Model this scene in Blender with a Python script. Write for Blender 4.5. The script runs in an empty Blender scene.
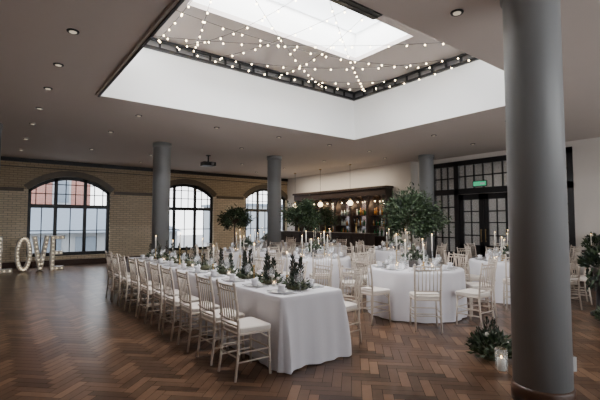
import bpy, math, random
from mathutils import Vector, Matrix
random.seed(7)
R=random.random
def U(a,b): return a+(b-a)*R()
H=3.65
XR=12.1; XB=11.7; YB=16.3; XL=-2.6; YN=-3.6

# ---------------- materials
def mat(name,col,rough=0.5,metal=0.0,noise=0.0,nscale=8.0,emis=None,estr=0.0,spec=None,bump=0.0):
    m=bpy.data.materials.new(name); m.use_nodes=True
    nt=m.node_tree; b=nt.nodes['Principled BSDF']
    b.inputs['Base Color'].default_value=(*col,1); b.inputs['Roughness'].default_value=rough
    b.inputs['Metallic'].default_value=metal
    if spec is not None: b.inputs['Specular IOR Level'].default_value=spec
    if noise>0 or bump>0:
        tc=nt.nodes.new('ShaderNodeTexCoord'); n=nt.nodes.new('ShaderNodeTexNoise')
        n.inputs['Scale'].default_value=nscale; n.inputs['Detail'].default_value=4
        nt.links.new(tc.outputs['Object'],n.inputs['Vector'])
        if noise>0:
            r=nt.nodes.new('ShaderNodeMix'); r.data_type='RGBA'
            r.inputs[6].default_value=(*[c*(1-noise) for c in col],1)
            r.inputs[7].default_value=(*[min(1,c*(1+noise)) for c in col],1)
            nt.links.new(n.outputs['Fac'],r.inputs[0]); nt.links.new(r.outputs[2],b.inputs['Base Color'])
        if bump>0:
            bp=nt.nodes.new('ShaderNodeBump'); bp.inputs['Strength'].default_value=bump
            nt.links.new(n.outputs['Fac'],bp.inputs['Height']); nt.links.new(bp.outputs[0],b.inputs['Normal'])
    if emis: 
        b.inputs['Emission Color'].default_value=(*emis,1); b.inputs['Emission Strength'].default_value=estr
    return m
M={}
M['ceil']=mat('ceiling_paint',(0.64,0.575,0.53),0.8,noise=0.03,nscale=1.5)
M['white']=mat('white_plaster',(0.86,0.87,0.87),0.7,noise=0.02,nscale=2)
M['lant']=mat('lantern_paint',(0.52,0.47,0.45),0.8,noise=0.03)
M['wallw']=mat('wall_plaster',(0.76,0.71,0.66),0.8,noise=0.03,nscale=2)
M['dark']=mat('dark_frame',(0.013,0.013,0.015),0.35,noise=0.2)
M['darkw']=mat('dark_wood',(0.035,0.022,0.017),0.35,noise=0.35,nscale=5)
M['col']=mat('column_paint',(0.27,0.28,0.285),0.42,noise=0.04,nscale=3)
M['skirt']=mat('skirting_wood',(0.07,0.032,0.018),0.4,noise=0.2)
M['chair']=mat('limewash_wood',(0.60,0.52,0.445),0.4,noise=0.12,nscale=20)
M['pad']=mat('seat_pad',(0.74,0.68,0.62),0.85,noise=0.03)
M['cloth']=mat('white_linen',(0.80,0.79,0.84),0.85,noise=0.02,nscale=3,bump=0.05)
M['china']=mat('china',(0.85,0.85,0.86),0.15)
M['glass']=mat('glassware',(0.75,0.78,0.8),0.05); M['glass'].node_tree.nodes['Principled BSDF'].inputs['Alpha'].default_value=0.3
M['wax']=mat('candle_wax',(0.85,0.82,0.75),0.5)
M['flame']=mat('candle_flame',(1,0.7,0.3),0.5,emis=(1,0.6,0.25),estr=14)
M['leaf']=mat('leaf',(0.05,0.08,0.036),0.5,noise=0.5,nscale=9)
M['leafd']=mat('leaf_dark',(0.018,0.032,0.02),0.5,noise=0.5,nscale=9)
M['leafg']=mat('leaf_grey',(0.13,0.165,0.115),0.6,noise=0.4,nscale=9)
M['moss']=mat('moss',(0.10,0.105,0.06),0.9,noise=0.4,nscale=30)
M['flower']=mat('white_petal',(0.75,0.72,0.68),0.7)
M['bark']=mat('bark',(0.09,0.06,0.045),0.8,noise=0.3,nscale=20)
M['pot']=mat('terracotta_grey',(0.12,0.11,0.105),0.7,noise=0.2)
M['bulb']=mat('warm_bulb',(1,0.8,0.5),0.4,emis=(1,0.76,0.44),estr=25)
M['globe']=mat('globe_lamp',(1,0.85,0.65),0.4,emis=(1,0.78,0.5),estr=5)
M['marq']=mat('marquee_bulb',(0.9,0.85,0.75),0.3,emis=(1,0.8,0.5),estr=1.6)
M['wire']=mat('black_wire',(0.01,0.01,0.01),0.6)
M['spot']=mat('spot_lens',(0.4,0.36,0.32),0.3,emis=(1,0.85,0.65),estr=0.5)
M['metal']=mat('brushed_metal',(0.35,0.35,0.36),0.3,metal=0.9)
M['brass']=mat('brass',(0.5,0.35,0.15),0.3,metal=0.9)
M['mirror']=mat('mirror',(0.6,0.58,0.55),0.15,metal=1.0)
M['exit']=mat('exit_green',(0.05,0.5,0.25),0.4,emis=(0.1,0.8,0.4),estr=0.5)
M['sky']=mat('skylight_glazing',(0.9,0.95,1),0.4,emis=(0.95,0.97,1.0),estr=3.0)
M['clear']=mat('clerestory_glazing',(0.9,0.95,1),0.4,emis=(0.88,0.94,1.0),estr=14.0)  # added glow for the unseen lantern sides, lights the visible upstands
M['sign']=mat('letter_white',(0.75,0.73,0.7),0.5)
M['bot1']=mat('bottle_green',(0.03,0.12,0.05),0.08)
M['bot2']=mat('bottle_amber',(0.35,0.16,0.04),0.08)
M['bot3']=mat('bottle_clear',(0.55,0.6,0.6),0.08)
M['roofg']=mat('slate_roof',(0.17,0.21,0.26),0.7,noise=0.1)
M['pave']=mat('paving',(0.3,0.3,0.3),0.8,noise=0.1)
M['render']=mat('pale_render',(0.32,0.35,0.38),0.8,noise=0.05)
M['plastic']=mat('socket_plastic',(0.5,0.5,0.5),0.4)
def brickmat(name,c1,c2,mort,dark=False):
    m=bpy.data.materials.new(name); m.use_nodes=True; nt=m.node_tree; b=nt.nodes['Principled BSDF']
    tc=nt.nodes.new('ShaderNodeTexCoord'); sx=nt.nodes.new('ShaderNodeSeparateXYZ'); cx=nt.nodes.new('ShaderNodeCombineXYZ')
    nt.links.new(tc.outputs['Object'],sx.inputs[0]); nt.links.new(sx.outputs['X'],cx.inputs['X']); nt.links.new(sx.outputs['Z'],cx.inputs['Y'])
    br=nt.nodes.new('ShaderNodeTexBrick'); br.inputs['Color1'].default_value=(*c1,1); br.inputs['Color2'].default_value=(*c2,1)
    br.inputs['Mortar'].default_value=(*mort,1)
    br.inputs['Brick Width'].default_value=0.23; br.inputs['Row Height'].default_value=0.075
    br.inputs['Mortar Size'].default_value=0.007; br.inputs['Scale'].default_value=1.0
    nt.links.new(cx.outputs[0],br.inputs['Vector'])
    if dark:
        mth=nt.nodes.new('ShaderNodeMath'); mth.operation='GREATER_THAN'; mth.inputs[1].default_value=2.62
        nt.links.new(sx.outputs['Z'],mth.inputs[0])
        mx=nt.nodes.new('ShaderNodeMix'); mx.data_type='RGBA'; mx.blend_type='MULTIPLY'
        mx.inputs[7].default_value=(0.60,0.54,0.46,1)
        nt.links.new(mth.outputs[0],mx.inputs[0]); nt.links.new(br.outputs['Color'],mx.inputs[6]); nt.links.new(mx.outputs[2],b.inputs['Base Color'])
    else: nt.links.new(br.outputs['Color'],b.inputs['Base Color'])
    b.inputs['Roughness'].default_value=0.45
    return m
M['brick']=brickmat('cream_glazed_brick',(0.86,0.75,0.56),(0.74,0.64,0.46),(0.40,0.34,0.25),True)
M['redbrick']=brickmat('red_brick',(0.34,0.14,0.11),(0.28,0.12,0.09),(0.3,0.22,0.2))
M['trimb']=mat('brown_glazed_trim',(0.13,0.10,0.066),0.35,noise=0.3,nscale=6)
def floormat():
    m=bpy.data.materials.new('parquet_oak'); m.use_nodes=True; nt=m.node_tree; b=nt.nodes['Principled BSDF']
    at=nt.nodes.new('ShaderNodeAttribute'); at.attribute_name='tone'
    cr=nt.nodes.new('ShaderNodeValToRGB'); e=cr.color_ramp.elements
    e[0].position=0.05; e[0].color=(0.043,0.021,0.012,1); e[1].position=0.95; e[1].color=(0.22,0.125,0.073,1)
    e2=cr.color_ramp.elements.new(0.5); e2.color=(0.105,0.056,0.032,1)
    tc=nt.nodes.new('ShaderNodeTexCoord'); n=nt.nodes.new('ShaderNodeTexNoise'); n.inputs['Scale'].default_value=14; n.inputs['Detail'].default_value=6
    nt.links.new(tc.outputs['Object'],n.inputs['Vector'])
    ma=nt.nodes.new('ShaderNodeMath'); ma.operation='MULTIPLY_ADD'; ma.inputs[1].default_value=0.3
    nt.links.new(n.outputs['Fac'],ma.inputs[0])
    ms=nt.nodes.new('ShaderNodeMath'); ms.operation='MULTIPLY_ADD'; ms.inputs[1].default_value=0.9; ms.inputs[2].default_value=-0.1
    nt.links.new(at.outputs['Fac'],ms.inputs[0]); nt.links.new(ms.outputs[0],ma.inputs[2])
    nt.links.new(ma.outputs[0],cr.inputs[0]); nt.links.new(cr.outputs[0],b.inputs['Base Color'])
    b.inputs['Roughness'].default_value=0.28; b.inputs['Specular IOR Level'].default_value=0.4
    return m
M['floor']=floormat()
M['grout']=mat('floor_joint',(0.012,0.007,0.005),0.7)

# ---------------- mesh builder
class B:
    def __init__(s): s.v=[]; s.f=[]; s.m=[]; s.mats=[]; s.sm=[]
    def mi(s,k):
        if k not in s.mats: s.mats.append(k)
        return s.mats.index(k)
    def add(s,vs,fs,k,smooth=False):
        o=len(s.v); s.v+= [tuple(v) for v in vs]; i=s.mi(k)
        for f in fs: s.f.append(tuple(o+a for a in f)); s.m.append(i); s.sm.append(smooth)
    def box(s,a,b,k):
        x0,y0,z0=a; x1,y1,z1=b
        s.add([(x0,y0,z0),(x1,y0,z0),(x1,y1,z0),(x0,y1,z0),(x0,y0,z1),(x1,y0,z1),(x1,y1,z1),(x0,y1,z1)],
          [(0,3,2,1),(4,5,6,7),(0,1,5,4),(1,2,6,5),(2,3,7,6),(3,0,4,7)],k)
    def tube(s,pts,r,k,n=8,cap=True):
        pts=[Vector(p) for p in pts]; rs=r if isinstance(r,(list,tuple)) else [r]*len(pts)
        vs=[]
        for i,p in enumerate(pts):
            t=(pts[min(i+1,len(pts)-1)]-pts[max(i-1,0)]).normalized()
            a=Vector((0,0,1)) if abs(t.z)<0.9 else Vector((1,0,0))
            u=t.cross(a).normalized(); w=t.cross(u).normalized()
            for j in range(n):
                an=2*math.pi*j/n; vs.append(p+(u*math.cos(an)+w*math.sin(an))*rs[i])
        fs=[]
        for i in range(len(pts)-1):
            for j in range(n):
                fs.append((i*n+j,i*n+(j+1)%n,(i+1)*n+(j+1)%n,(i+1)*n+j))
        if cap: fs.append(tuple(range(n))[::-1]); fs.append(tuple((len(pts)-1)*n+j for j in range(n)))
        s.add(vs,fs,k,True)
    def lathe(s,c,prof,k,n=16,cap=True):
        vs=[];fs=[]
        for r,z in prof:
            for j in range(n):
                a=2*math.pi*j/n; vs.append((c[0]+r*math.cos(a),c[1]+r*math.sin(a),c[2]+z))
        for i in range(len(prof)-1):
            for j in range(n): fs.append((i*n+j,i*n+(j+1)%n,(i+1)*n+(j+1)%n,(i+1)*n+j))
        if cap: fs.append(tuple(range(n))[::-1]); fs.append(tuple((len(prof)-1)*n+j for j in range(n)))
        s.add(vs,fs,k,True)
    def ball(s,c,r,k,n=8,sz=1.0):
        m=max(4,n//2+1); pr=[(max(r*math.sin(math.pi*i/m),r*0.02),-r*sz*math.cos(math.pi*i/m)) for i in range(m+1)]
        s.lathe(c,pr,k,n)
    def leaf(s,p,d,L,w,k):
        d=Vector(d).normalized(); a=Vector((U(-1,1),U(-1,1),U(-1,1))); u=d.cross(a).normalized(); nn=d.cross(u)
        p=Vector(p)
        s.add([p,p+d*L*0.45+u*w*0.5+nn*w*0.15,p+d*L,p+d*L*0.45-u*w*0.5+nn*w*0.15],[(0,1,2,3)],k)
    def make(s,name,loc=(0,0,0),rz=0):
        me=bpy.data.meshes.new(name); me.from_pydata(s.v,[],s.f); 
        for k in s.mats: me.materials.append(M[k])
        me.polygons.foreach_set('material_index',s.m); me.polygons.foreach_set('use_smooth',s.sm)
        me.update()
        o=bpy.data.objects.new(name,me); bpy.context.collection.objects.link(o); o.location=loc; o.rotation_euler=(0,0,rz)
        return o
def inst(me,name,loc,rz=0):
    o=bpy.data.objects.new(name,me); bpy.context.collection.objects.link(o); o.location=loc; o.rotation_euler=(0,0,rz); return o

# ---------------- floor
b=B(); b.box((XL-0.3,YN-0.3,-0.12),(XR+0.3,YB+0.3,-0.004),'grout')
w=0.092; n=4; c45=math.cos(math.radians(45)); tone=[]
g=0.002
N=190
nb=len(b.f)
for i in range(-N,N):
    for j in range(-N,N):
        k=(i-j)%(2*n)
        if k==0: x0,y0,x1,y1=i,j,i+n,j+1
        elif k==2*n-1: x0,y0,x1,y1=i,j,i+1,j+n
        else: continue
        cx=(x0+x1)/2*w; cy=(y0+y1)/2*w
        X=(cx-cy)*c45+4.7; Y=(cx+cy)*c45+6.3
        if not(XL-0.1<X<XR+0.1 and YN-0.1<Y<YB+0.1): continue
        P=[]
        for (a,c) in ((x0*w+g,y0*w+g),(x1*w-g,y0*w+g),(x1*w-g,y1*w-g),(x0*w+g,y1*w-g)):
            P.append((min(max((a-c)*c45+4.7,XL-0.3),XR+0.3),min(max((a+c)*c45+6.3,YN-0.3),YB+0.3),0))
        b.add(P,[(0,1,2,3)],'floor')
        t=min(1,max(0,random.gauss(0.5,0.19)+(0.14 if k==0 else -0.10))); tone.append(t)  # bias by plank direction paints the herringbone's sheen into the tone
fl=b.make('floor')
att=fl.data.attributes.new('tone','FLOAT','FACE')
att.data.foreach_set('value',[0.5]*nb+tone)

# ---------------- ceiling with opening
OX0,OX1,OY0,OY1=1.38,7.38,2.69,7.32
b=B(); T=0.12
b.box((XL-0.3,YN-0.3,H),(OX0,YB+0.3,H+T),'ceil'); b.box((OX1,YN-0.3,H),(XR+0.3,YB+0.3,H+T),'ceil')
b.box((OX0,YN-0.3,H),(OX1,OY0,H+T),'ceil'); b.box((OX0,OY1,H),(OX1,YB+0.3,H+T),'ceil')
b.make('ceiling')
UP=4.64; LZ=4.86
b=B()
b.box((OX0-0.1,OY1,H+T),(OX1+0.1,OY1+0.1,UP),'white'); b.box((OX0-0.1,OY0-0.1,H+T),(OX1+0.1,OY0,UP),'white')
b.box((OX0-0.1,OY0,H+T),(OX0,OY1,UP),'white'); b.box((OX1,OY0,H+T),(OX1+0.1,OY1,UP),'white')
b.box((OX0,OY1-0.006,H-0.02),(OX1,OY1+0.002,H+T+0.01),'white'); b.box((OX1-0.006,OY0,H-0.02),(OX1+0.002,OY1,H+T+0.01),'white')
b.make('wall_skylight_upstand')
b=B()
b.box((OX0-0.05,OY0,H-0.035),(OX0+0.005,OY1,H),'ceil'); b.box((OX0-0.02,OY0,H-0.05),(OX0+0.01,OY1,H-0.02),'dark')
b.make('trim_1')
b=B()
for (a0,a1) in (((OX0,OY1-0.06),(OX1,OY1+0.1)),((OX1-0.06,OY0),(OX1+0.1,OY1+0.1)),((OX0,OY0-0.1),(OX1,OY0+0.06)),((OX0-0.1,OY0-0.1),(OX0+0.06,OY1+0.1))):
    b.box((a0[0],a0[1],UP),(a1[0],a1[1],UP+0.05),'dark')
for i in range(19):
    x=OX0+ (OX1-OX0)*i/18; b.box((x-0.015,OY1,UP),(x+0.015,OY1+0.04,LZ),'dark')
for i in range(15):
    y=OY0+(OY1-OY0)*i/14; b.box((OX1,y-0.015,UP),(OX1+0.04,y+0.015,LZ),'dark')
b.box((OX0,OY1+0.05,UP),(OX1,OY1+0.1,LZ),'metal'); b.box((OX1+0.05,OY0,UP),(OX1+0.1,OY1,LZ),'metal')
b.box((OX0,OY1-0.03,LZ-0.04),(OX1,OY1+0.02,LZ),'dark'); b.box((OX1-0.03,OY0,LZ-0.04),(OX1+0.02,OY1,LZ),'dark')
b.make('trim_2')
b=B()
b.box((OX0,OY0-0.1,UP+0.05),(OX1,OY0-0.05,LZ),'clear'); b.box((OX0-0.1,OY0,UP+0.05),(OX0-0.05,OY1,LZ),'clear')
b.make('window_clerestory')  # glowing strips added only on the near and left sides, out of view
IX0,IX1,IY0,IY1=2.3,5.95,4.4,5.85
b=B()
b.box((OX0-0.3,OY0-0.3,LZ),(IX0,OY1+0.3,LZ+0.08),'lant'); b.box((IX1,OY0-0.3,LZ),(OX1+0.3,OY1+0.3,LZ+0.08),'lant')
b.box((IX0,OY0-0.3,LZ),(IX1,IY0,LZ+0.08),'lant'); b.box((IX0,IY1,LZ),(IX1,OY1+0.3,LZ+0.08),'lant')
Z2=LZ+0.6
b.box((IX0-0.05,IY0-0.05,LZ+0.08),(IX0,IY1+0.05,Z2),'white'); b.box((IX1,IY0-0.05,LZ+0.08),(IX1+0.05,IY1+0.05,Z2),'white')
b.box((IX0,IY0-0.05,LZ+0.08),(IX1,IY0,Z2),'white'); b.box((IX0,IY1,LZ+0.08),(IX1,IY1+0.05,Z2),'white')
b.make('ceiling_lantern')
b=B(); b.box((IX0-0.05,IY0-0.05,Z2),(IX1+0.05,IY1+0.05,Z2+0.03),'sky'); b.make('window_skylight')
b=B(); b.box((3.9,3.75,LZ-0.06),(4.85,4.36,LZ-0.001),'dark')
for i in range(6): b.box((3.97,3.8+i*0.09,LZ-0.075),(4.83,3.82+i*0.09,LZ-0.05),'dark')
b.make('ceiling_vent')

# ---------------- back wall with arched windows
WIN=[(2.28,1.28),(6.5,1.25),(10.5,1.15)]
SILL=0.34; CR=3.12; RISE=0.52
def arch(dx,hw,off=0.0):
    Rr=(hw*hw+RISE*RISE)/(2*RISE); zc=CR-Rr; Ro=Rr+off
    return zc+math.sqrt(max(Ro*Ro-dx*dx,0))
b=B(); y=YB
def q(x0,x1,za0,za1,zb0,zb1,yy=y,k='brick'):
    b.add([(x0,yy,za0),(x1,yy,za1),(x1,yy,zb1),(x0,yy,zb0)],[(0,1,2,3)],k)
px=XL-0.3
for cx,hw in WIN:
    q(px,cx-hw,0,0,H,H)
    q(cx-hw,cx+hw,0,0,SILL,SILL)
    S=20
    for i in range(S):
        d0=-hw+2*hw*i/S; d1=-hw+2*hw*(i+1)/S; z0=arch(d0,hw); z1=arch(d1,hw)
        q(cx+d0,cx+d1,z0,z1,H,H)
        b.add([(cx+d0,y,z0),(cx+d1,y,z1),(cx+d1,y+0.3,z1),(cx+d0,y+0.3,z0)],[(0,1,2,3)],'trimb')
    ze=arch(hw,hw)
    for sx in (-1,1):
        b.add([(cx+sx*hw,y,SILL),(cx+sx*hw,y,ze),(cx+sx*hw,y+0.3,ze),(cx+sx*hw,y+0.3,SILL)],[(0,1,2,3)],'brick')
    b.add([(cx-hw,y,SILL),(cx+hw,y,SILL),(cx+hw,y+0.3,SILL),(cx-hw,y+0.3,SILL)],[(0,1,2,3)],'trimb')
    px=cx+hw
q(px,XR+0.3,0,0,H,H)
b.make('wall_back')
b=B()
for cx,hw in WIN:
    S=20; vs=[];fs=[]
    for i in range(S+1):
        d=-hw+2*hw*i/S; Rr=(hw*hw+RISE*RISE)/(2*RISE); zc=CR-Rr; an=math.atan2(arch(d,hw)-zc,d)
        for rr in (Rr+0.0,Rr+0.2):
            for yy in (YB-0.035,YB+0.0): vs.append((cx+rr*math.cos(an),yy,zc+rr*math.sin(an)))
    for i in range(S):
        o=i*4; p=o+4
        fs+= [(o,o+2,p+2,p),(o+2,o+3,p+3,p+2),(o,p,p+1,o+1)]
    b.add(vs,fs,'trimb')
edges=[XL]
for cx,hw in WIN: edges+=[cx-hw-0.13,cx+hw+0.13]
edges.append(XB)
for i in range(0,len(edges),2):
    if edges[i+1]>edges[i]: b.box((edges[i],YB-0.04,2.54),(edges[i+1],YB,2.66),'trimb')
b.box((XL,YB-0.07,3.52),(XB,YB,H),'dark'); b.box((XL,YB-0.03,3.34),(XB,YB,3.38),'trimb')
b.make('trim_3')
b=B(); b.box((XL,YB-0.035,0),(XB,YB,0.2),'skirt'); b.make('baseboard_back')
for wi,(cx,hw) in enumerate(WIN):
    b=B(); y0,y1=YB+0.12,YB+0.2
    def vbar(dx,w,z0,zt=None):
        zt=arch(dx,hw) if zt is None else zt
        b.box((cx+dx-w/2,y0,z0),(cx+dx+w/2,y1,zt),'dark')
    for s in (-1,1): vbar(s*(hw-0.05),0.1,SILL,arch(hw,hw)+0.05)
    S=20
    for i in range(S):
        d0=-hw+2*hw*i/S; d1=-hw+2*hw*(i+1)/S; z0=arch(d0,hw); z1=arch(d1,hw)
        b.add([(cx+d0,y0,z0-0.12),(cx+d1,y0,z1-0.12),(cx+d1,y0,z1),(cx+d0,y0,z0),(cx+d0,y1,z0-0.12),(cx+d1,y1,z1-0.12)],[(0,1,2,3),(0,4,5,1)],'dark')
    b.box((cx-hw,y0-0.02,SILL),(cx+hw,y1,SILL+0.12),'dark')
    b.box((cx-hw,y0-0.02,2.0),(cx+hw,y1,2.13),'dark')
    for f in (-1,1): vbar(f*hw*0.36,0.11,SILL)
    y0,y1=YB+0.145,YB+0.175
    for f in (-0.82,-0.6,-0.12,0.12,0.6,0.82): vbar(f*hw,0.03,2.1)
    b.box((cx-hw*0.95,y0,2.48),(cx+hw*0.95,y1,2.51),'dark'); b.box((cx-hw*0.6,y0,2.82),(cx+hw*0.6,y1,2.85),'dark')
    for f in (-0.68,0,0.68): vbar(f*hw,0.03,SILL,2.05)
    for zz in (1.2,): b.box((cx-hw,y0,zz),(cx+hw,y1,zz+0.03),'dark')
    b.make('window_%d'%(wi+1))
# exterior
b=B(); b.box((-30,YB+0.6,-0.6),(40,60,-0.5),'pave'); b.make('ground')
b=B(); b.box((-16,26,-0.5),(4.6,32,5.0),'redbrick'); b.box((-16.2,25.8,5.0),(4.8,32,5.2),'render')
for i in range(8):
    x=-13.4+i*2.3
    b.box((x,25.95,2.5),(x+0.9,26.0,3.9),'render'); b.box((x+0.1,25.93,2.6),(x+0.8,25.96,3.8),'roofg')
b.make('brick_building')
b=B(); b.box((-1.0,22,-0.5),(8.3,25.5,1.0),'render'); b.add([(-1.2,21.7,1.0),(8.5,21.7,1.0),(6.2,24,2.3),(1.3,24,2.3)],[(0,1,2,3)],'roofg'); 
for i in range(5): b.box((0.3+i*1.5,21.96,0.0),(1.2+i*1.5,22.0,0.8),'roofg')
b.make('low_outbuilding')
b=B(); b.box((17,32,-0.5),(29,38,3.0),'render'); b.box((16.8,31.8,3.0),(29.2,38.2,3.2),'roofg'); b.make('rendered_building')

# ---------------- other walls
b=B()
LW=[(-2.0,1.0),(3.2,6.2),(8.4,11.4)]; yy=YN
for a0,a1 in LW:
    b.box((XL-0.2,yy,0),(XL,a0,H),'wallw'); b.box((XL-0.2,a0,0),(XL,a1,0.6),'wallw'); b.box((XL-0.2,a0,3.0),(XL,a1,H),'wallw'); yy=a1
b.box((XL-0.2,yy,0),(XL,YB,H),'wallw'); b.make('wall_left')
for wi,(a0,a1) in enumerate(LW):
    b=B()
    for t in range(5): yc=a0+0.04+(a1-a0-0.08)*t/4; b.box((XL-0.12,yc-0.04,0.6),(XL-0.04,yc+0.04,3.0),'dark')
    for z in (0.64,1.4,2.2,2.96): b.box((XL-0.12,a0,z-0.04),(XL-0.04,a1,z+0.04),'dark')
    b.box((XL-0.2,a0,0.6),(XL-0.14,a1,3.0),'darkw')
    b.make('window_%d'%(wi+5))
b=B(); b.box((XL-0.2,YN-0.2,0),(2.0,YN,H),'wallw'); b.box((10.0,YN-0.2,0),(XR+0.3,YN,H),'wallw'); b.box((2.0,YN-0.2,0),(10,YN,0.4),'wallw'); b.box((2.0,YN-0.2,3.1),(10,YN,H),'wallw'); b.make('wall_near')
b=B()
for t in range(9): xc=2.04+7.92*t/8; b.box((xc-0.04,YN-0.12,0.4),(xc+0.04,YN-0.04,3.1),'dark')
for z in (0.44,1.3,2.2,3.06): b.box((2,YN-0.12,z-0.04),(10,YN-0.04,z+0.04),'dark')
b.make('window_8')  # unseen window frame added around the near fill light
YJ=8.85
b=B(); b.box((XB,YJ,0),(XR+0.3,YB,H),'wallw'); b.make('wall_bar')
DY0,DY1=4.0,8.3; DH=3.5
b=B(); b.box((XR,YN,0),(XR+0.2,DY0,H),'wallw'); b.box((XR,DY1,0),(XR+0.2,YJ,H),'wallw'); b.box((XR,DY0,DH),(XR+0.2,DY1,H),'wallw')
b.make('wall_right')
b=B(); b.box((XR-0.02,YN,0),(XR,DY0,0.15),'skirt'); b.make('baseboard_right')
b=B(); b.box((XR+2.2,2.5,0),(XR+2.4,9.5,H),'wallw'); b.box((XR+0.3,2.3,0),(XR+2.4,2.5,H),'wallw'); b.box((XR+0.3,9.5,0),(XR+2.4,9.7,H),'wallw')
b.box((XR+0.3,2.5,-0.1),(XR+2.4,9.5,-0.01),'skirt'); b.box((XR+0.2,2.3,H),(XR+2.4,9.7,H+0.1),'ceil'); b.make('wall_lobby')
b=B(); x0,x1=XR-0.02,XR+0.1
def vb(yc,w,z0,z1,xx0=x0,xx1=x1): b.box((xx0,yc-w/2,z0),(xx1,yc+w/2,z1),'dark')
def hb(ya,yb,zc,w,xx0=x0,xx1=x1): b.box((xx0,ya,zc-w/2),(xx1,yb,zc+w/2),'dark')
vb(DY0+0.07,0.14,0,DH); vb(DY1-0.07,0.14,0,DH); D1,D2=5.55,7.35
vb(D1,0.16,0,DH); vb(D2,0.16,0,DH); hb(DY0,DY1,DH-0.08,0.16); hb(DY0,DY1,2.5,0.18)
for (ya,yb) in ((DY0+0.14,D1-0.08),(D2+0.08,DY1-0.14)):
    b.box((x0+0.03,ya,0),(x1-0.03,yb,0.55),'dark')
    for f in (1/3,2/3): vb(ya+(yb-ya)*f,0.035,0.5,DH,x0+0.03,x1-0.03)
    for z in (1.0,1.5,2.0,2.95): hb(ya,yb,z,0.035,x0+0.03,x1-0.03)
for f in (1/6,2/6,3/6,4/6,5/6): vb(D1+(D2-D1)*f,0.035,2.55,DH,x0+0.03,x1-0.03)
hb(D1,D2,2.98,0.035,x0+0.03,x1-0.03)
for ya,yb in ((DY0+0.1,D1),(D2,DY1-0.1)): b.box((x0+0.06,ya,0.5),(x0+0.065,yb,DH-0.1),'glass')
b.box((x0+0.06,D1,2.5),(x0+0.065,D2,DH-0.1),'glass')
b.make('window_4')
for di,(ya,yb) in enumerate(((D1+0.09,6.44),(6.46,D2-0.09))):
    b=B(); X0,X1=XR+0.0,XR+0.06
    b.box((X0,ya,0.01),(X1,ya+0.14,2.4),'dark'); b.box((X0,yb-0.14,0.01),(X1,yb,2.4),'dark'); b.box((X0,ya,2.22),(X1,yb,2.4),'dark'); b.box((X0,ya,0.01),(X1,yb,0.8),'dark')
    vb((ya+yb)/2,0.03,0.5,2.3,X0+0.01,X1-0.01)
    for z in (1.1,1.5,1.85): hb(ya,yb,z,0.03,X0+0.01,X1-0.01)
    b.box((X0+0.03,ya+0.1,0.45),(X0+0.035,yb-0.1,2.3),'glass')
    hx=yb-0.06 if di==0 else ya+0.06
    b.tube([(X0-0.05,hx,0.9),(X0-0.05,hx,1.3)],0.012,'brass'); b.tube([(X0,hx,0.93),(X0-0.05,hx,0.93)],0.008,'brass'); b.tube([(X0,hx,1.27),(X0-0.05,hx,1.27)],0.008,'brass')
    b.make('door_%d'%(di+1))
b=B(); b.box((XR-0.06,6.3,2.62),(XR-0.02,6.75,2.80),'dark'); b.box((XR-0.065,6.32,2.64),(XR-0.06,6.73,2.78),'exit')
b.box((XR-0.068,6.36,2.68),(XR-0.065,6.5,2.74),'china')
b.make('exit_sign')

# ---------------- columns
def column(x,y,r=0.225,sk=0.15):
    b=B(); b.lathe((0,0,0),[(r+0.015,0),(r+0.015,sk-0.02),(r+0.005,sk)],'skirt',40)
    b.lathe((0,0,0),[(r,sk-0.01),(r,H-0.14),(r,H-0.12),(r+0.02,H-0.12),(r+0.02,H-0.002)],'col',40)
    return b.make('round_column',(x,y,0))
for x,y in ((-0.08,10.9),(3.65,10.9),(7.31,10.9),(11.05,7.75)): column(x,y)
KX,KY=3.79,1.54
column(KX,KY)
b=B(); b.box((-0.02,-0.05,-0.06),(0.03,0.05,0.06),'plastic'); b.box((0.03,-0.035,-0.035),(0.037,0.035,0.035),'china'); b.tube([(0.012,0,0.06),(0.012,0,2.9)],0.009,'wire')
a=math.radians(-38); s=b.make('wall_socket',(KX+0.235*math.cos(a),KY+0.235*math.sin(a),0.32),a)

# ---------------- ceiling spots
sp=B(); sp.lathe((0,0,0),[(0.04,-0.010),(0.06,-0.016),(0.065,-0.004),(0.065,0.0)],'dark',20); sp.lathe((0,0,0),[(0.001,-0.02),(0.036,-0.02),(0.04,-0.012)],'spot',16,False)
so=sp.make('ceiling_downlight',(0.67,3.8,H))
P=[(0.67,5.04),(0.67,6.25),(0.67,7.47),(0.67,8.9),(0.67,10.4),(0.67,12.4),(0.67,14.4),(2.3,8.3),(4.0,8.3),(5.7,8.3),(7.4,8.3),(9.0,8.3),(2.3,13),(4.0,13),(7.3,13),(9.2,13),(9.2,10.6),(3.7,2.2),(5.4,2.2),(8.6,2.2),(8.6,4.0),(8.6,5.8),(10.4,4.0),(10.4,5.8),(10.4,2.2),(10.4,8.9),(5.7,10.2),(2.2,10.2),(9.0,14.8),(4.2,14.8)]
for p in P: inst(so.data,'ceiling_downlight',(p[0],p[1],H))
b=B(); b.tube([(0,0,0),(0,0,-0.22)],0.025,'dark'); b.lathe((0,0,0),[(0.08,-0.02),(0.08,0)],'dark'); b.box((-0.2,-0.15,-0.34),(0.2,0.15,-0.22),'dark'); b.tube([(0.08,-0.15,-0.28),(0.08,-0.19,-0.28)],0.04,'metal',12)
b.make('ceiling_projector',(5.5,12.0,H))

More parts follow.
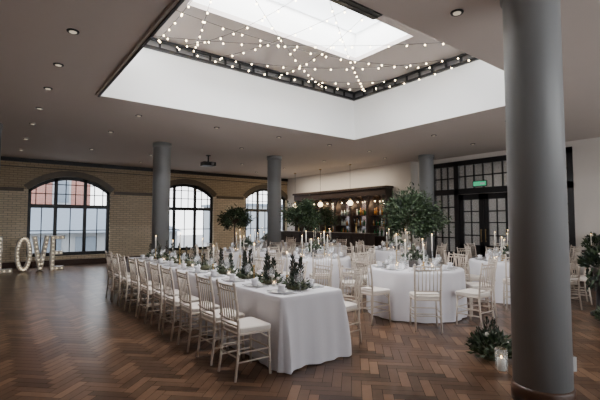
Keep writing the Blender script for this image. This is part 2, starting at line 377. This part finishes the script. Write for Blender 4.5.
# ---------------- string lights
b=B(); SZ=LZ-0.06
def strand(p,q,sag,gap=0.31):
    p=Vector((p[0],p[1],SZ)); q_=Vector((q[0],q[1],SZ)); L=(q_-p).length; n=max(4,int(L/gap)); pts=[]
    for i in range(n*2+1):
        t=i/(2*n); v=p.lerp(q_,t); v.z-=sag*4*t*(1-t); pts.append(v)
        if i%2==1: b.ball(v-Vector((0,0,0.03)),0.014,'bulb',6); b.tube([v,v-Vector((0,0,0.02))],0.008,'wire',5)
    b.tube(pts,0.004,'wire',4)
E=0.03
strand((OX1-E,3.1),(1.7,OY1-E),0.22); strand((OX1-E,4.2),(3.4,OY1-E),0.25); strand((OX1-E,4.9),(OX0+E,5.9),0.3)
strand((OX1-E,6.9),(1.9,OY0+E),0.3); strand((2.3,OY1-E),(2.0,OY0+E),0.15); strand((3.5,OY1-E),(4.3,OY0+E),0.2)
strand((5.0,OY1-E),(4.0,OY0+E),0.3); strand((6.3,OY1-E),(OX0+E,3.6),0.3); strand((OX1-E,5.8),(OX0+E,6.9),0.45); strand((OX1-E,3.6),(6.2,OY1-E),0.35)
strand((3.0,OY1-E),(1.6,OY0+E),0.25); strand((2.6,OY1-E),(3.4,OY0+E),0.35)
b.make('string_lights')

# ---------------- chair
def chair():
    b=B(); k='chair'; r=0.0125
    def bamboo(p,q,r,rings):
        b.tube([p,q],r,k,8)
        p=Vector(p); q=Vector(q); d=(q-p).normalized()
        for t in rings:
            c=p.lerp(q,t); b.tube([c-d*0.006,c,c+d*0.006],[r*1.02,r*1.4,r*1.02],k,8)
    for s in (-1,1):
        bamboo((0.185,s*0.19,0),(0.17,s*0.18,0.44),r*1.1,(0.3,0.6,0.9))
        b.tube([(-0.20,s*0.175,0),(-0.17,s*0.172,0.25),(-0.165,s*0.17,0.45),(-0.185,s*0.175,0.7),(-0.225,s*0.18,0.92)],[r,r*1.15,r*1.2,r*1.1,r],k,8)
        for z in (0.25,0.58,0.78): b.tube([(-0.17-(z>0.5)*(z-0.45)*0.11,s*0.174,z-0.006),(-0.17-(z>0.5)*(z-0.45)*0.11,s*0.174,z+0.006)],r*1.5,k,8)
        b.ball((-0.228,s*0.18,0.925),0.016,k,8)
        for z in (0.17,0.26): b.tube([(-0.18,s*0.173,z),(0.18,s*0.185,z)],0.008,k,6)
        b.tube([(0.175,s*0.182,0.36),(0.06,s*0.18,0.43)],0.007,k,6)
    for z in (0.17,0.26): b.tube([(0.18,-0.185,z),(0.18,0.185,z)],0.008,k,6)
    b.tube([(-0.18,-0.173,0.22),(-0.18,0.173,0.22)],0.008,k,6)
    for z,x in ((0.90,-0.218),(0.85,-0.21),(0.56,-0.175),(0.515,-0.17)):
        b.tube([(x,-0.177,z),(x-0.012,0,z),(x,0.177,z)],0.0095,k,6)
    for i in range(6):
        y=-0.125+0.05*i; b.tube([(-0.185,y,0.56),(-0.222,y,0.85)],0.0065,k,6)
    for i in range(5):
        y=-0.1+0.05*i; b.tube([(-0.215,y,0.85),(-0.228,y,0.90)],0.006,k,6)
    def rr(x0,x1,wf,wb,z0,z1,key,rd=0.04):
        out=[]
        for cx,cy,a0 in ((x1-rd,wf-rd,0),(x0+rd,wb-rd,90),(x0+rd,-wb+rd,180),(x1-rd,-wf+rd,270)):
            for a in (0,30,60,90):
                an=math.radians(a0+a); out.append((cx+rd*math.cos(an),cy+rd*math.sin(an)))
        n=len(out); zs=[(z0,1.0),(z1-0.01,1.0),(z1,0.93)]
        vs=[(x*sc,y*sc,z) for z,sc in zs for x,y in out]; fs=[]
        for i in range(2):
            for j in range(n): fs.append((i*n+j,i*n+(j+1)%n,(i+1)*n+(j+1)%n,(i+1)*n+j))
        fs.append(tuple(range(n))[::-1]); fs.append(tuple(2*n+j for j in range(n)))
        b.add(vs,fs,key,False)
    rr(-0.175,0.195,0.205,0.185,0.425,0.45,'chair'); rr(-0.16,0.2,0.205,0.175,0.45,0.495,'pad')
    return b.make('dining_chair',(2.10,3.66,0))
ch=chair(); CM=ch.data
for i in range(10):
    if i>0: inst(CM,'dining_chair',(2.10+U(-.015,.015),3.66+0.56*i,0),U(-.04,.04))
    inst(CM,'dining_chair',(3.53+U(-.02,.02),3.80+0.56*i,0),math.pi+U(-.04,.04))

# ---------------- tables
def cloth_outline(b,outl,corner,zt,zb,seed):
    n=len(outl); ph=seed*1.7; s=0; S=[0]
    for i in range(n): 
        p=outl[i];q_=outl[(i+1)%n]; s+=math.hypot(q_[0]-p[0],q_[1]-p[1]); S.append(s)
    lev=[(0,-0.012,0.0),(0.012,0,0.0),(0.06,0.004,0.08),(0.2,0.008,0.4),(0.4,0.012,0.75),(0.6,0.016,0.95),(zt-zb,0.018,1.0)]
    vs=[];fs=[]
    for dz,off,t in lev:
        for i in range(n):
            x,y,nx,ny=outl[i]; u=S[i]
            am=1.0+corner[i]
            o=off+t*am*(0.013*math.sin(u*13+ph)+0.009*math.sin(u*29+1.3*ph))+t*corner[i]*0.05
            vs.append((x+nx*o,y+ny*o,zt-dz+(0.004*math.sin(u*7) if t==1 else 0)))
    L=len(lev)
    for i in range(L-1):
        for j in range(n): fs.append((i*n+j,(i+1)*n+j,(i+1)*n+(j+1)%n,i*n+(j+1)%n))
    fs.append(tuple(range(n)))
    b.add(vs,fs,'cloth',True)
def legs(b,pts,z):
    for x,y in pts: b.tube([(x,y,0),(x,y,z)],0.025,'metal')
def rectcloth(name,x0,x1,y0,y1,zt=0.75):
    b=B(); out=[];cor=[]; rd=0.03; st=0.04
    def side(p,q_,nx,ny):
        L=math.hypot(q_[0]-p[0],q_[1]-p[1]); m=max(2,int(L/st))
        for i in range(m+1):
            t=i/m; out.append((p[0]+(q_[0]-p[0])*t,p[1]+(q_[1]-p[1])*t,nx,ny)); cor.append(max(0,1-min(t,1-t)*L/0.25)*0.8+(0.6 if abs(ny)>0.5 else 0))
    def crn(cx,cy,a0):
        for a in (15,30,45,60,75):
            an=math.radians(a0+a); out.append((cx+rd*math.cos(an),cy+rd*math.sin(an),math.cos(an),math.sin(an))); cor.append(1.6)
    side((x0+rd,y0),(x1-rd,y0),0,-1); crn(x1-rd,y0+rd,270); side((x1,y0+rd),(x1,y1-rd),1,0); crn(x1-rd,y1-rd,0)
    side((x1-rd,y1),(x0+rd,y1),0,1); crn(x0+rd,y1-rd,90); side((x0,y1-rd),(x0,y0+rd),-1,0); crn(x0+rd,y0+rd,180)
    cloth_outline(b,out,cor,zt,0.015,1); 
    legs(b,[(x0+.12,y0+.12),(x1-.12,y0+.12),(x0+.12,y1-.12),(x1-.12,y1-.12)],0.73)
    return b.make(name)
def setting(b,x,y,a,z=0.752):
    ca,sa=math.cos(a),math.sin(a)
    def T(u,v): return (x+u*ca-v*sa, y+u*sa+v*ca)
    p=T(0,0); b.lathe((p[0],p[1],z),[(0.06,0.0),(0.13,0.014),(0.135,0.016),(0.09,0.008),(0.001,0.008)],'china',16)
    p=T(0,0); b.lathe((p[0],p[1],z+0.01),[(0.045,0.0),(0.035,0.03),(0.05,0.07),(0.001,0.08)],'cloth',7)
    for u,v,hh in ((0.17,0.12,0.21),(0.19,0.03,0.18)):
        p=T(u,-v); r=0.036
        b.lathe((p[0],p[1],z),[(r*0.9,0.001),(0.006,0.01),(0.005,hh*0.5),(r*0.8,hh*0.62),(r,hh*0.78),(r*0.8,hh)],'glass',10,False)
    for v in (-0.16,0.16):
        p=T(-0.08,v);q_=T(0.1,v); b.tube([(p[0],p[1],z+0.004),(q_[0],q_[1],z+0.004)],0.004,'metal',4)
def taper(b,x,y,z,h=0.25,st=0.1,hold='brass'):
    b.lathe((x,y,z),[(0.035,0),(0.03,0.01),(0.008,0.02),(0.007,st),(0.016,st+0.01),(0.016,st+0.025)],hold,10)
    b.lathe((x,y,z+st+0.02),[(0.011,0),(0.009,h)],'wax',8)
    b.ball((x,y,z+st+0.02+h+0.015),0.006,'flame',6,2.2)
def votive(b,x,y,z):
    b.lathe((x,y,z),[(0.028,0),(0.033,0.075)],'glass',10,False); b.lathe((x,y,z),[(0.024,0.002),(0.024,0.035)],'wax',10); b.ball((x,y,z+0.045),0.007,'flame',6,1.5)
def sprig(b,x,y,z,h,r,k='leafd',n=150):
    b.tube([(x,y,z),(x,y,z+h)],0.006,'bark',5)
    for i in range(n):
        t=R()**1.1; rr=r*(1-t)**0.7*(0.6+0.4*min(1,t*6)); a=U(0,6.28); q0=rr*U(0.2,0.75)
        b.leaf((x+q0*math.cos(a),y+q0*math.sin(a),z+t*h*0.92),(math.cos(a)*0.5,math.sin(a)*0.5,U(0.6,1.3)),U(0.035,0.06),0.012,k)
def bushy(b,x,y,z,rx,ry,rz,n,ks,L=(0.04,0.08),wd=0.025,flowers=0):
    for i in range(n):
        a=U(0,6.283); e=math.asin(U(0,1)); rr=U(0.55,1.0)
        d=Vector((math.cos(a)*math.cos(e),math.sin(a)*math.cos(e),math.sin(e)))
        p=(x+d.x*rx*rr,y+d.y*ry*rr,z+d.z*rz*rr)
        b.leaf(p,d+Vector((U(-.7,.7),U(-.7,.7),U(-.1,.7))),U(*L),wd,random.choice(ks))
    for i in range(flowers):
        a=U(0,6.283); e=math.asin(U(0.2,1)); d=Vector((math.cos(a)*math.cos(e),math.sin(a)*math.cos(e),math.sin(e)))
        b.ball((x+d.x*rx,y+d.y*ry,z+d.z*rz),U(0.015,0.028),'flower',7)

TX0,TX1,TY0,TY1=2.38,3.24,3.42,9.25
rectcloth('long_banquet_table',TX0,TX1,TY0,TY1)
b=B()
for i in range(10):
    setting(b,TX0+0.17,3.66+0.56*i,0); setting(b,TX1-0.17,3.80+0.56*i,math.pi)
b.make('place_settings')
b=B(); xc=2.81
ycl=[3.72,4.28,4.85,5.45,6.1,6.8,7.5,8.2,8.8]
for i,yc in enumerate(ycl):
    b.lathe((xc,yc,0.756),[(0.11,0),(0.13,0.03),(0.09,0.07),(0.001,0.09)],'moss',12)
    bushy(b,xc,yc,0.775,0.13,0.19,0.11,190 if i<4 else 90,['leaf','leafg','leafd'],(0.03,0.07),0.022,3 if i%2 else 5)
    for s,dy in ((1,0.02),(-1,-0.06),(0.4,0.12)) if i<3 else ((1,0.0),(-0.6,0.1)):
        sprig(b,xc+s*0.065,yc+dy,0.78,U(0.27,0.38),0.06,'leafd',210 if i<4 else 100)
for i in range(8):
    for j in range(16): 
        y=ycl[i]+(ycl[i+1]-ycl[i])*R(); b.leaf((xc+U(-.07,.07),y,0.758),(U(-1,1),U(-1,1),U(0,.4)),U(.05,.09),.025,random.choice(['leaf','leafg']))
for i in range(8):
    y=(ycl[i]+ycl[i+1])/2; taper(b,xc+0.06*(-1)**i,y,0.755,0.26,0.1+0.08*(i%3)); votive(b,xc-0.09*(-1)**i,y+0.05,0.755)
b.make('greenery_centrepiece')

def roundtable(x,y,a0,full=True,nch=8,r=0.78,tag=0):
    b=B(); n=160; out=[]
    for i in range(n):
        a=2*math.pi*i/n; out.append((r*math.cos(a),r*math.sin(a),math.cos(a),math.sin(a)))
    cloth_outline(b,out,[0.15]*n,0.75,0.015,tag+2); legs(b,[(.3,.3),(-.3,.3),(.3,-.3),(-.3,-.3)],0.73)
    b.make('round_banquet_table',(x,y,0))
    s=B()
    for i in range(nch):
        a=a0+2*math.pi*i/nch; cr=1.05+U(-.01,.04)
        inst(CM,'dining_chair',(x+cr*math.cos(a),y+cr*math.sin(a),0),a+math.pi+U(-.06,.06))
        setting(s,0.58*math.cos(a),0.58*math.sin(a),a+math.pi)
    s.make('place_settings',(x,y,0))
    c=B()
    c.lathe((0,0,0.752),[(0.09,0),(0.1,0.1),(0.08,0.14),(0.001,0.13)],'pot',14)
    bushy(c,0,0,0.86,0.2,0.2,0.16,260,['leaf','leafg','leafd'],(0.04,0.09),0.028,14)
    for s_ in range(4): sprig(c,U(-.08,.08),U(-.08,.08),0.88,U(.18,.28),0.05,'leafg',50)
    for i in range(6):
        a=a0+0.4+i*1.047; taper(c,0.29*math.cos(a),0.29*math.sin(a),0.752,0.26,(0.1,0.26,0.17)[i%3],'glass' if i%2 else 'brass'); votive(c,0.33*math.cos(a+.5),0.33*math.sin(a+.5),0.752)
    c.make('flower_centrepiece',(x,y,0))
cam_rot=math.radians(-37.5)
roundtable(5.75,4.3,math.radians(-98)+cam_rot,tag=1)
roundtable(5.75,6.95,0.2,tag=2)
roundtable(8.35,3.9,0.5,tag=3)
roundtable(9.0,7.3,0.1,tag=4)
roundtable(8.5,9.9,0.3,tag=5)
roundtable(5.5,9.5,0.35,tag=6)
roundtable(10.0,1.5,0.3,tag=7)
roundtable(10.7,4.8,0.0,tag=8)
roundtable(8.2,12.7,0.2,tag=9)

# ---------------- trees
def tree(x,y,h,r,nl,stem=0.03):
    b=B(); b.lathe((0,0,0),[(0.15,0),(0.2,0.32),(0.215,0.33),(0.215,0.37),(0.18,0.37),(0.17,0.33),(0.001,0.33)],'pot',20)
    zc=h-r*0.85
    b.tube([(0,0,0.3),(0.015,0.01,0.8),(-0.01,0.015,zc-r*0.5),(0,0,zc)],[stem,stem*.85,stem*.7,stem*.5],'bark',8)
    tips=[]
    for i in range(34):
        a=U(0,6.283); e=math.asin(U(-0.7,1)); d=Vector((math.cos(a)*math.cos(e),math.sin(a)*math.cos(e),math.sin(e)*0.85)); L=r*U(.5,.95)
        p0=Vector((0,0,zc-r*0.35)); p1=Vector((0,0,zc))+d*L; b.tube([p0,p0.lerp(p1,.5)+Vector((0,0,.03)),p1],[.012,.008,.004],'bark',5); tips.append((p1,d))
    for i in range(nl):
        p,d=random.choice(tips); q_=p+Vector((random.gauss(0,1),random.gauss(0,1),random.gauss(0,1)))*r*0.17
        b.leaf(q_,d+Vector((U(-1,1),U(-1,1),U(-.8,.8))),U(.06,.10),.038,random.choice(['leaf','leafd','leaf','leaf']))
    b.make('potted_tree',(x,y,0))
tree(7.35,5.55,2.12,0.58,5600); tree(6.72,8.65,2.08,0.46,3600); tree(6.1,11.3,1.98,0.42,2800)
tree(9.9,11.4,2.0,0.42,2000)

# ---------------- bar
b=B(); Y0,Y1=9.7,15.1
b.box((XB-0.4,Y0,0),(XB-0.02,Y1,0.95),'darkw'); b.box((XB-0.45,Y0-0.03,0.95),(XB-0.02,Y1+0.03,1.0),'darkw')
b.box((XB-0.06,Y0,1.0),(XB-0.03,Y1,2.6),'mirror')
nbay=6; bw=(Y1-Y0)/nbay
for i in range(nbay+1):
    y=Y0+i*bw; b.box((XB-0.36,y-0.06,1.0),(XB-0.02,y+0.06,2.55),'darkw'); b.lathe((XB-0.38,y,1.0),[(0.05,0),(0.035,0.1),(0.03,1.2),(0.05,1.3)],'darkw',10)
b.box((XB-0.42,Y0-0.06,2.5),(XB-0.02,Y1+0.06,2.75),'darkw'); b.box((XB-0.48,Y0-0.1,2.75),(XB-0.02,Y1+0.1,2.83),'darkw')
for i in range(nbay):
    ya=Y0+i*bw+0.06; yb=ya+bw-0.12; hw=(yb-ya)/2; cy=(ya+yb)/2
    for j in range(12):
        d0=-hw+2*hw*j/12; d1=-hw+2*hw*(j+1)/12; z0=2.1+0.4*math.sqrt(max(0,1-(d0/hw)**2)); z1=2.1+0.4*math.sqrt(max(0,1-(d1/hw)**2))
        b.add([(XB-0.34,cy+d0,z0),(XB-0.34,cy+d1,z1),(XB-0.34,cy+d1,2.52),(XB-0.34,cy+d0,2.52)],[(0,1,2,3)],'darkw')
    for z in (1.35,1.75): b.box((XB-0.28,ya,z),(XB-0.06,yb,z+0.025),'darkw')
    for dy in (-0.2,0.2): b.ball((XB-0.2,cy+dy,2.3),0.03,'globe',8)
    b.tube([(XB-0.2,cy-0.2,2.33),(XB-0.2,cy-0.2,2.52)],0.005,'wire',4); b.tube([(XB-0.2,cy+0.2,2.33),(XB-0.2,cy+0.2,2.52)],0.005,'wire',4)
b.make('back_bar_cabinet')
b=B()
for i in range(nbay):
    ya=Y0+i*bw+0.12; yb=Y0+(i+1)*bw-0.12
    for z in (1.002,1.377,1.777):
        y=ya
        while y<yb:
            h=U(0.2,0.3); r=U(.03,.042); b.lathe((XB-0.18+U(-.03,.03),y,z),[(r,0),(r,h*0.6),(r*0.35,h*0.75),(r*0.35,h)],random.choice(['bot1','bot3','bot3','bot2']),8); y+=U(.09,.14)
b.make('liquor_bottles')
b=B(); CX=10.25
b.box((CX,Y0,0.1),(CX+0.5,Y1,1.06),'darkw'); b.box((CX+0.05,Y0+0.03,0),(CX+0.5,Y1-0.03,0.1),'dark'); b.box((CX-0.1,Y0-0.08,1.06),(CX+0.58,Y1+0.08,1.12),'darkw')
for i in range(9):
    y=Y0+0.05+i*0.6; b.box((CX-0.02,y,0.2),(CX,y+0.5,0.26),'darkw'); b.box((CX-0.02,y,0.92),(CX,y+0.5,0.98),'darkw'); b.box((CX-0.02,y,0.2),(CX,y+0.05,0.98),'darkw'); b.box((CX-0.02,y+0.45,0.2),(CX,y+0.5,0.98),'darkw')
b.make('bar_counter')
b=B()
for y in (10.3,12.0,13.7):
    b.lathe((CX+0.2,y,1.12),[(0.05,0),(0.03,0.02),(0.025,0.3),(0.05,0.34),(0.05,0.36)],'brass',10)
    for s in (-.08,0,.08): b.tube([(CX+0.2,y+s,1.46),(CX+0.16,y+s,1.62)],0.012,'dark',6)
b.make('beer_tap')
for y in (10.7,12.4,14.1):
    b=B(); b.tube([(0,0,0),(0,0,-1.28)],0.006,'wire',5); b.lathe((0,0,0),[(0.05,-0.03),(0.05,0)],'brass',10); b.lathe((0,0,-1.33),[(0.03,0.06),(0.04,0.0)],'brass',10); b.ball((0,0,-1.43),0.10,'globe',16)
    b.make('pendant_lamp',(10.55,y,H))

# ---------------- LOVE letters
KS=0.62
def boxes(name,x,parts,tube=None):
    b=B()
    for p in parts:
        (x0,z0,x1,z1,wd)=p; a=Vector((x0*KS,0,z0)); c=Vector((x1*KS,0,z1)); d=(c-a).normalized(); nn=Vector((-d.z,0,d.x))*wd/2
        vs=[]
        for yy in (-0.1,0.1):
            for v in (a-nn,c-nn,c+nn,a+nn): vs.append((v.x,yy,v.z))
        b.add(vs,[(0,1,2,3),(7,6,5,4),(0,4,5,1),(1,5,6,2),(2,6,7,3),(3,7,4,0)],'sign')
        L=(c-a).length; m=max(2,int(L/0.12))
        for i in range(m): v=a+d*(L*(i+0.5)/m); b.ball((v.x,-0.115,v.z),0.018,'marq',6)
    return b.make(name,(x,15.0,0),0.06)
W=0.11; hh=1.08
boxes('light_up_letter_l',0.22,[(0.08,0,0.08,hh,W),(0.16,0.055,0.6,0.055,W)])
seg=[]
for i in range(14):
    a=2*math.pi*i/14; c_=2*math.pi*(i+1)/14; seg.append((0.36+0.26*math.cos(a),hh/2+0.485*math.sin(a),0.36+0.26*math.cos(c_),hh/2+0.485*math.sin(c_),W))
boxes('light_up_letter_o',0.63,seg)
boxes('light_up_letter_v',1.08,[(0.06,hh,0.34,0.02,W),(0.62,hh,0.34,0.02,W)])
boxes('light_up_letter_e',1.56,[(0.08,0,0.08,hh,W),(0.16,0.055,0.6,0.055,W),(0.16,hh/2,0.52,hh/2,W),(0.16,hh-0.055,0.6,hh-0.055,W)])

# ---------------- floor foliage arrangements
def floorarr(x,y,s=1.0):
    b=B(); b.lathe((0,0,0),[(0.12*s,0),(0.14*s,0.12*s),(0.001,0.13*s)],'moss',12)
    bushy(b,0,0,0.06,0.26*s,0.26*s,0.26*s,600,['leaf','leafd','leafg'],(0.05,0.11),0.035,10)
    for i in range(5): sprig(b,U(-.12,.12),U(-.12,.12),0.1,U(.25,.4)*s,0.07,'leafd',90)
    b.make('floor_foliage_arrangement',(x,y,0))
floorarr(4.5,2.35,0.85); floorarr(7.35,1.95,0.9)
for x,y in ((4.22,2.1),(4.72,2.05)):
    b=B(); b.lathe((0,0,0),[(0.05,0),(0.06,0.01),(0.06,0.22),(0.055,0.22)],'glass',14,False); b.lathe((0,0,0),[(0.04,0.002),(0.04,0.12)],'wax',14); b.ball((0,0,0.135),0.008,'flame',6,2); b.make('hurricane_candle',(x,y,0))
b=B(); b.lathe((0,0,0),[(0.2,0),(0.2,0.04),(0.12,0.08),(0.1,0.5),(0.16,0.55),(0.17,0.6),(0.001,0.6)],'dark',24)
b.lathe((0,0,0.6),[(0.1,0.0),(0.16,0.12),(0.17,0.2),(0.001,0.18)],'pot',20)
bushy(b,0,0,0.78,0.3,0.3,0.32,800,['leaf','leafd','leafd'],(0.07,0.13),0.045,8)
for i in range(220):
    a=U(0,6.28); b.leaf((0.2*math.cos(a),0.2*math.sin(a),U(0.45,0.8)),(math.cos(a)*.4,math.sin(a)*.4,-1),U(.07,.12),.04,random.choice(['leaf','leafd']))
b.make('pedestal_flower_arrangement',(7.95,2.25,0))
b=B(); b.box((-0.25,-0.8,0.78),(0.25,0.8,0.83),'darkw'); b.box((-0.22,-0.76,0.66),(0.22,0.76,0.78),'darkw')
for sx in (-.2,.2):
    for sy in (-.74,.74): b.tube([(sx,sy,0),(sx,sy,0.7)],[0.02,0.03],'darkw',8)
b.make('console_table',(11.8,2.9,0))
b=B()
for i in range(4): bushy(b,0,-0.6+0.4*i,0.86,0.18,0.25,0.35,350,['leaf','leafd'],(0.06,0.12),0.04,4)
for i in range(4): taper(b,-0.2,-0.65+0.42*i,0.832,0.25,0.1)
b.make('greenery_garland',(11.8,2.9,0))

# ---------------- lights
def area(name,loc,rot,sx,sy,p,col=(1,1,1)):
    l=bpy.data.lights.new(name,'AREA'); l.shape='RECTANGLE'; l.size=sx; l.size_y=sy; l.energy=p; l.color=col
    o=bpy.data.objects.new(name,l); bpy.context.collection.objects.link(o); o.location=loc; o.rotation_euler=rot; return o
area('skylight_daylight',((IX0+IX1)/2,(IY0+IY1)/2,Z2-0.02),(0,0,0),3.5,1.35,195,(1,0.98,0.96))
area('clerestory_light_near',((OX0+OX1)/2,OY0+0.02,UP+0.14),(math.radians(80),0,0),5.6,0.12,75,(0.97,0.98,1))  # added fill from the unseen near side, brightens the back upstand
area('clerestory_light_left',(OX0+0.02,(OY0+OY1)/2,UP+0.14),(math.radians(80),0,math.radians(-90)),4.3,0.12,55,(0.97,0.98,1))  # added fill from the unseen left side, brightens the right upstand
area('near_window_daylight',(6,YN-0.3,1.75),(math.radians(90),0,0),7.8,2.6,50,(0.92,0.96,1))  # unseen fill added behind the camera to brighten the room
area('lobby_light',(XR+1.2,6,H-0.1),(0,0,0),1,3,14,(1,0.95,0.85))
area('bar_light',(XB-0.9,12.4,3.3),(0,math.radians(-20),0),0.3,5,60,(1,0.86,0.68))
for cx,hw in WIN:
    a=area('window_portal',(cx,YB+0.5,2.0),(math.radians(-90),0,0),2.6,3.2,60); a.data.cycles.is_portal=True
for i in range(nbay):
    l=bpy.data.lights.new('bar_shelf_light','POINT'); l.energy=9; l.color=(1,0.70,0.40); l.shadow_soft_size=0.03
    o=bpy.data.objects.new('bar_shelf_light',l); bpy.context.collection.objects.link(o); o.location=(XB-0.24,Y0+(i+0.5)*bw,2.2)

w=bpy.data.worlds.new('World'); bpy.context.scene.world=w; w.use_nodes=True; nt=w.node_tree
bg=nt.nodes['Background']; tc=nt.nodes.new('ShaderNodeTexCoord'); s=nt.nodes.new('ShaderNodeSeparateXYZ'); cr=nt.nodes.new('ShaderNodeValToRGB')
nt.links.new(tc.outputs['Generated'],s.inputs[0]); nt.links.new(s.outputs['Z'],cr.inputs[0]); nt.links.new(cr.outputs[0],bg.inputs[0])
cr.color_ramp.elements[0].color=(0.93,0.95,0.97,1); cr.color_ramp.elements[1].color=(0.87,0.92,1,1); bg.inputs[1].default_value=4.6

cam=bpy.data.cameras.new('camera'); cam.lens=24.24; cam.sensor_width=36
co=bpy.data.objects.new('camera',cam); bpy.context.collection.objects.link(co); co.location=(0,0,1.52)
co.rotation_euler=(math.radians(93.1),0,math.radians(-37.5)); bpy.context.scene.camera=co
